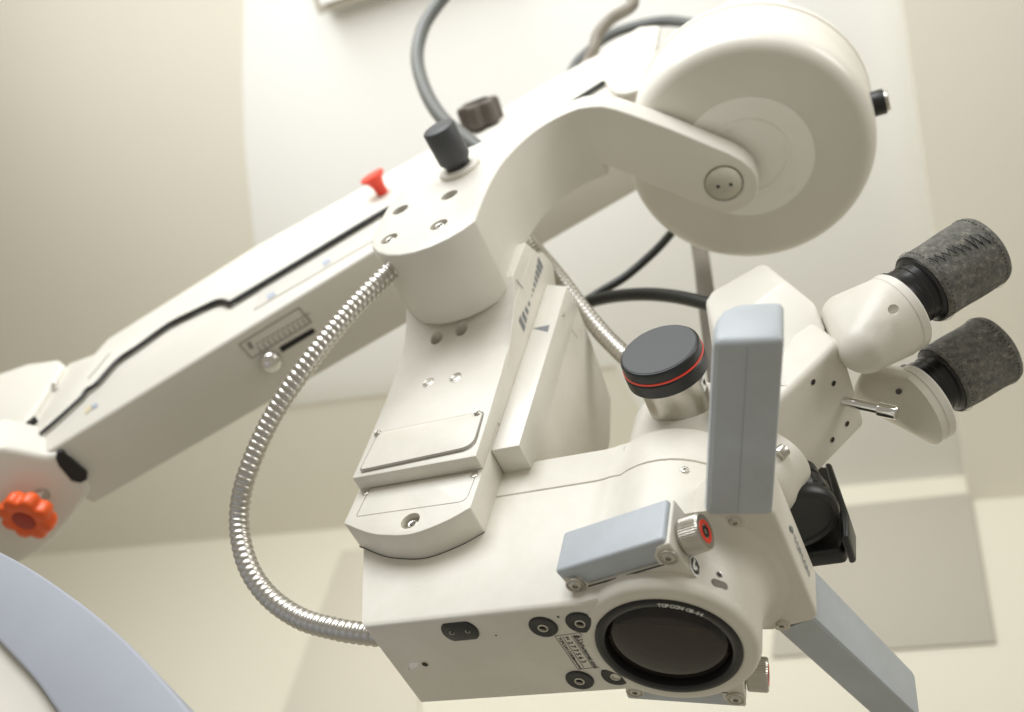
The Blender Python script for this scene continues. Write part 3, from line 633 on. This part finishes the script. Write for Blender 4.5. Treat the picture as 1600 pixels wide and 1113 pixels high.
lathe('clamp_knob', kb+V((0, -8, 0)), (-.03, -1, -.02), [(0, 0), (12, 0), (14, 3), (14.3, 5), (14.3, 32), (13.8, 33), (12.8, 33.6), (0, 33.6)], M['capgrey'], mic, 56)
# horizontal swing bar under the drum (plan outline at Z 436, with the rounded end)
ZS = 437.0
fe = [P(x, y, 'Z', ZS) for x, y in [(905, 169), (922, 166.5), (940, 166), (962, 171), (986, 179), (1016, 190), (1046, 201), (1080, 215), (1113, 229), (1140, 240)]]
ce = P(1138, 287, 'Z', ZS)
endp = [P(x, y, 'Z', ZS) for x, y in [(1160, 251), (1175, 264), (1184, 280), (1185, 296), (1180, 311), (1168, 323), (1152, 331), (1138, 334)]]
be = [P(x, y, 'Z', ZS) for x, y in [(1120, 330), (1085, 316), (1047, 300), (1015, 287), (992, 277), (960, 265), (930, 254), (900, 245), (876, 241)]]
st1 = [V((-150, -100, ZS)), V((-150, -162, ZS)), V((-110, -163.4, ZS))]
barpts = st1+fe+endp+be
bar = prism('swing_bar', barpts, (0, 0, 26), M['cream2'], mic, bev=2.2, seg=3, ang=30, smooth=32, cuts=[cyl_me(P(1131, 287, 'Z', ZS), (0, 0, 1), 17.6, 3)])
pb = lathe('pivot_bolt', P(1131, 287, 'Z', ZS)+V((0, 0, 3)), (0, 0, -1), [(0, 3), (9, 3.4), (15.4, 2.4), (16.2, 1), (16.2, -2)], M['steel'], mic, 56)
for dx in (-5.5, 5.5): lathe('pin_hole', P(1131, 287, 'Z', ZS)+V((dx, dx*.12+2, 0)), (0, 0, -1), [(0, .6), (1.6, .6), (1.6, 0)], M['dark'], pb, 16)
# -- turret above the body and the big capped port
tur = lathe('turret', (4, 2, 131), (0, 0, 1), [(47, 0), (46.5, 20), (45, 52), (42, 60), (36, 64), (0, 64)], M['cream2'], mic, 96)
cx, cz = 7.0, 168.5
colr = lathe('port_collar', (cx, -34, cz-3), (0, -1, .05), [(0, 0), (21, 0), (21.5, 13), (21.5, 34), (0, 34)], M['steel'], mic, 72)
prism('port_symbol', [V((cx+20.2, -60, cz-9)), V((cx+21, -60, cz-1)), V((cx+21, -52, cz-1)), V((cx+20.2, -52, cz-9))], (1.0, 0, -.1), M['white'], colr)
strips('symbol_mark', [[V((cx+22.0, -58.5, cz-7)), V((cx+22.3, -58.5, cz-3)), V((cx+22.2, -54, cz-5))]], M['print'], colr, (.12, 0, 0))
cap = lathe('port_cap', (cx, -67, cz), (0, -1, .0), [(0, 0), (26, 0), (28, 1.2), (28.2, 10), (27.4, 11), (27.4, 17.5), (27, 19), (26, 20), (25, 20.3)], M['black'], mic, 180, lobes=lambda t, r: 1-.012*(.5+.5*math.cos(90*t)) if r > 28.1 else 1, smooth=28)
lathe('red_ring', (cx, -67, cz), (0, -1, 0), [(27.0, 11.3), (27.9, 11.6), (27.9, 12.9), (27.0, 13.2)], M['red'], cap, 96, ring=True)
lathe('cap_face', (cx, -67, cz), (0, -1, 0), [(25.4, 20.0), (25.2, 20.6), (0, 20.7), (0, 19)], M['capgrey'], cap, 96)
# -- prism housing, binocular head
def ring_px(pts, y): return [P(x, yy, 'Y', y) for x, yy in pts]
oA = [(1102, 472), (1112, 456), (1188, 413), (1198, 414), (1272, 474), (1289, 510), (1292, 530), (1284, 552), (1232, 610), (1140, 590), (1112, 540)]
oB = [(1118, 528), (1130, 512), (1218, 444), (1230, 440), (1274, 478), (1288, 512), (1289, 530), (1281, 550), (1232, 606), (1150, 592), (1124, 555)]
r0 = ring_px(oA, -32); yB = [-58, -59, -60, -59, -50, -44, -42, -42, -47, -52, -57]; r1_ = [P(x, yy, 'Y', Y_) for (x, yy), Y_ in zip(oB, yB)]; cA = sum(r0, V())/len(r0); rb0 = [V((cA.x+(p.x-cA.x)*.96, 34, cA.z+(p.z-cA.z)*.96-8)) for p in r0]
bm = bmesh.new(); RR = [[bm.verts.new(p) for p in r] for r in (rb0, r0, r1_)]
for A_, B_ in zip(RR, RR[1:]):
    for i in range(len(A_)): bm.faces.new((A_[i], A_[(i+1) % len(A_)], B_[(i+1) % len(A_)], B_[i]))
bm.faces.new(RR[0][::-1]); bm.faces.new(RR[-1]); bmesh.ops.recalc_face_normals(bm, faces=bm.faces)
bmesh.ops.triangulate(bm, faces=[f for f in bm.faces if len(f.verts) > 6])
bmesh.ops.dissolve_limit(bm, angle_limit=math.radians(7), verts=bm.verts, edges=bm.edges)
bevel_bm(bm, 5.5, 5, 16)
link('prism_housing', to_mesh(bm, 'prism_housing'), M['cream2'], mic, 50)
bp_ = [(116, 193), (80, 149), (66, 134), (56, 132), (34, 156), (60, 190), (96, 228)]
bino = prism('binocular_head', [V((x, -47, z)) for x, z in bp_], (0, 76, 0), cr, mic, bev=11, seg=6)
bnn = V((.77, 0, -.63)).normalized(); bpl = V((114, 0, 191))
for x, y in [(1270, 597), (1302, 599), (1323, 662), (1300, 687)]: bush(bino, PN(x, y, bnn, bpl)+bnn*.3, bnn, 2.4)
lv0 = PN(1318, 627, bnn, bpl); lv1 = lv0+(PN(1375, 638, V((0, 1, 0)), lv0+V((0, 12, 0)))-lv0)
ld = (P(1402, 646, 'Y', lv0.y+6)-lv0).normalized(); Ll = (P(1402, 646, 'Y', lv0.y+6)-lv0).length
lev = lathe('adjusting_lever', lv0-ld*3, ld, [(0, 0), (3.4, 0), (3.4, 4+Ll*.62), (4.6, 4.3+Ll*.62), (4.8, 5+Ll*.62), (4.8, Ll+2.3), (4.2, Ll+3), (0, Ll+3)], M['chrome'], mic, 32)
# lower mount of the head, dark accessory behind the bracket
lm = lathe('head_mount', V((46, -4, 112)), V((.45, 0, .89)), [(0, 0), (20, 0), (25, 2), (27, 6), (27, 30), (0, 30)], cr, mic, 64)
cyl('lock_screw', P(1216, 712, 'Y', -25), P(1226, 702, 'Y', -25), 4.5, M['steel'], mic, .5)
acc_ax = V((.30, .10, -.95)).normalized()
ac = P(1226, 764, 'Y', 26)
acc = thing('assistant_eyepiece', ac, 'black ribbed eyepiece with square black bracket behind the handle bracket', 'eyepiece')
lathe('barrel', ac-acc_ax*16, acc_ax, [(0, 0), (24, 0), (25, 2), (25, 20), (23.6, 21), (23.6, 24), (26, 25), (26.6, 26), (26.6, 34), (25.6, 35), (25.6, 39), (27, 40), (27, 44), (25.6, 46), (22, 46.4), (21.4, 45.2), (0, 44.4)], M['black'], acc, 120, lobes=lambda t, r: 1-.022*(.5+.5*math.cos(20*t)) if 26.5 < r < 26.9 else 1)
ap = [P(x, y, 'Y', 62) for x, y in [(1296, 728), (1318, 790), (1325, 808), (1324, 838), (1316, 860), (1240, 870), (1236, 800), (1250, 725)]]
prism('bracket', ap, (0, 14, 0), M['black'], acc, bev=3, seg=3)
prism('bracket_flange', [P(x, y, 'Y', 44) for x, y in [(1288, 722), (1298, 722), (1325, 800), (1325, 838), (1314, 842), (1310, 806)]], (0, 26, 0), M['black'], acc, bev=3, seg=3)
# -- eyepiece tubes
def eyepiece(yc, c_in, felt0, felt1, hullpts, name_lbl, zig):
    ax_ = V((felt1[0]-felt0[0], 0, felt1[1]-felt0[1])).normalized()
    c = V((c_in[0], yc, c_in[1])); cb = V((felt0[0], yc, felt0[1]))-ax_*23
    tb = hull('eyepiece_tube', disc(c, ax_, 28, 56)+disc(c-ax_*6, ax_, 28.5, 56)+hullpts, cr, mic, smooth=30)
    lathe('tube_ring', c-ax_*.4, ax_, [(28.0, 0), (28.4, .5), (28.4, 5.6), (27.4, 6.8), (24, 7.2), (18, 7.2), (0, 7)], M['cream2'], tb, 72)
    ep = lathe('eyepiece_barrel', cb, ax_, [(0, 0), (22.6, 0), (23.2, .8), (23.2, 4.4), (21.6, 5), (21.2, 6), (21.2, 11), (20.6, 11.6), (20.6, 15), (21.2, 15.6), (21.2, 20.6), (22.6, 21.2), (24.2, 22.4), (24.6, 24), (24.6, 27.6), (23.0, 29), (0, 29)], M['blackm'], mic, 80)
    f0 = V((felt0[0], yc, felt0[1])); f1 = V((felt1[0], yc, felt1[1])); L = (f1-f0).length
    rf = 25.6
    pr = [(rf-1.9, 1.6), (rf-1.4, .2), (rf-.4, -.3), (rf+.3, .8)]
    for i in range(1, 18): t = i/18; pr.append((rf+.25+.55*math.sin(t*9.1+yc)*.4+.5*t, L*t))
    pr += [(rf+.6, L-.8), (rf+.1, L+.2), (rf-1.2, L+.3), (rf-1.8, L-.8), (rf-2.2, 4), (rf-2.2, 2), (rf-1.9, 1.6)]
    fm = lathe_me(f0, ax_, pr, 90, lobes=lambda t, r: 1+.006*math.sin(3*t+yc)+.004*math.sin(7*t))
    fo = link('felt_cover', fm, M['felt'], None, 60); tag(fo, name_lbl, 'eyepiece cover', 'felt covers on the eyepieces')
    # stitches: dark thread round both rims, zigzag along the seam
    q = frame(ax_); sts = []
    def sp(t, h, r=rf+1.15): return f0+q@V((r*math.cos(t), r*math.sin(t), h))
    for k in range(54):
        t = 2*math.pi*k/54
        for h in (3.2, L-4.2): sts.append([sp(t-.012, h), sp(t+.02, h+.3)])
    if zig is not None:
        n = 9
        def find(px_, h):
            return min((2*math.pi*i/360 for i in range(360)), key=lambda t: (proj(sp(t, h))[0]-px_[0])**2+(proj(sp(t, h))[1]-px_[1])**2)
        cands = [2*math.pi*i/360 for i in range(360)]
        def vis(t, h): nrm = q@V((math.cos(t), math.sin(t), 0)); return nrm.dot(CP-sp(t, h)) > 0
        zz = [min((t for t in cands if vis(t, h)), key=lambda t: (proj(sp(t, h))[0]-px_[0])**2+(proj(sp(t, h))[1]-px_[1])**2) for px_, h in ((zig[0], 5), (zig[1], L-5))]
        for k in range(n):
            fr_ = k/n; zig = zz[0]+(zz[1]-zz[0])*fr_; h = 5+(L-10)*k/n; hh = 5+(L-10)*(k+.5)/n; h2 = 5+(L-10)*(k+1)/n; wob = .03*math.sin(k*1.7); s = .12+.035*math.sin(k*2.3)+(0.05 if k > 5 else 0)
            sts.append([sp(zig-s+wob, h), sp(zig+wob, (h+hh)/2, rf+1.3), sp(zig+s+wob, hh)]); sts.append([sp(zig+s+wob, hh), sp(zig+wob, (h2+hh)/2, rf+1.3), sp(zig-s+wob, h2)])
    bm = bmesh.new()
    for s in sts:
        me = tube_me(s, .34, 5); t2 = bmesh.new(); t2.from_mesh(me); bpy.data.meshes.remove(me); mp = {v: bm.verts.new(v.co) for v in t2.verts}
        for f in t2.faces: bm.faces.new([mp[v] for v in f.verts])
        t2.free()
    so = link('stitching', to_mesh(bm, 'stitching'), M['black'], fo, 60); so['kind'] = 'stuff'
    return tb
def pv(x, y, Y): return P(x, y, 'Y', Y)
near_h = ball(pv(1352, 541, -38), 18, 14, 28)+ball(pv(1321, 494, -38), 16, 14, 28)+ball(pv(1355, 541, -20), 17, 14, 28)+ball(pv(1328, 488, -20), 15, 14, 28)
tn = eyepiece(-36, (149.6, 224.0), (169.2, 247.3), (211.1, 276.7), near_h, 'grey felt eyepiece cover with black zigzag stitching, the upper one', ((1452, 414), (1545, 372)))
far_h = ball(pv(1366, 612, 36), 14, 14, 28)+ball(pv(1374, 602, 26), 15, 14, 28)+ball(pv(1440, 658, 38), 10, 14, 28)+ball(pv(1415, 602, 36), 15, 14, 28)
tf = eyepiece(36, (152.8, 213.5), (169.0, 235.7), (207.5, 259.6), far_h, 'plain grey felt eyepiece cover, the lower one nearest the right edge', None)
for x, y, Y_, o_ in ((1396, 484, -62, tn), (1404, 612, 14, tf)):
    p = P(x, y, 'Y', Y_); lathe('screw_hole', p, CP-p, [(0, -.3), (2.6 if Y_ < 0 else 1.6, -.1), (3.4 if Y_ < 0 else 2.0, .6), (3.4 if Y_ < 0 else 2.0, -4)], M['hole'] if Y_ > 0 else M['cream'], o_, 28)
# -- metal hoses and cables (things of their own)
def conduit(name, px, r, label, pitch=5.2):
    pts = [P(x, y, 'Y', yy) for x, y, yy in px]
    me = tube_me(pts, r, 22, rf=lambda i, a: .84+.17*abs(math.sin(math.pi*(i/8.0+a/(2*math.pi))))**.55, step=pitch/8)
    o = link(name, me, M['conduit'], None, 70); return tag(o, label, 'hose', 'corrugated steel hoses')
conduit('metal_hose', [(646, 384, -152), (606, 427, -150), (548, 486, -146), (483, 566, -136), (424, 655, -118), (385, 746, -96), (374, 815, -74), (386, 880, -58), (418, 930, -44), (468, 966, -34), (524, 983, -28), (566, 990, -24), (620, 996, -18)], 7.5, 'corrugated steel hose looping from the arm down to the body, left side')
conduit('metal_hose', [(800, 345, -72), (835, 388, -58), (870, 430, -42), (905, 477, -26), (940, 520, -14), (980, 560, -6), (1015, 592, 0)], 7.8, 'short corrugated steel hose running behind the column to the capped port')
def cable(px, r, m_, label, group=None):
    o = tube('cable', [P(x, y, 'Y', yy) for x, y, yy in px], r, m_, None, seg=16); return tag(o, label, 'cable')
cable([(880, 490, 30), (905, 477, 20), (950, 465, 10), (1000, 460, 0), (1050, 463, -4), (1105, 475, -8), (1140, 490, -8)], 6.0, M['rubber'], 'thick black rubber cable curving from the column to the prism housing')
cable([(905, 478, 26), (935, 458, 26), (975, 434, 26), (1010, 405, 26), (1040, 375, 26), (1075, 330, 26)], 4.4, M['rubber'], 'thin black cable rising from the column to behind the drum')
cable([(745, -60, -235), (712, -24, -225), (688, 2, -215), (662, 42, -200), (652, 90, -180), (664, 140, -160), (692, 186, -142), (740, 226, -128), (790, 262, -112)], 8.0, M['greycable'], 'dark grey cable looping above the black clamp knob')
cable([(975, -20, -120), (989, -2, -120), (984, 12, -118), (955, 30, -112), (935, 52, -104), (928, 76, -92), (916, 104, -78), (900, 150, -60)], 7.5, M['browncable'], 'brownish grey cable hanging at the top edge left of the drum')
cable([(880, 150, -50), (898, 104, -62), (918, 82, -66), (948, 58, -66), (985, 43, -64), (1040, 33, -60), (1100, 40, -55)], 7.0, M['greycable'], 'dark cable lying along the upper edge of the arm beside the drum')
cable([(1085, 330, 90), (1092, 380, 90), (1098, 420, 85), (1104, 470, 80), (1114, 540, 78), (1125, 620, 76)], 9, M['browncable'], 'upright brown cable between the drum and the prism housing')
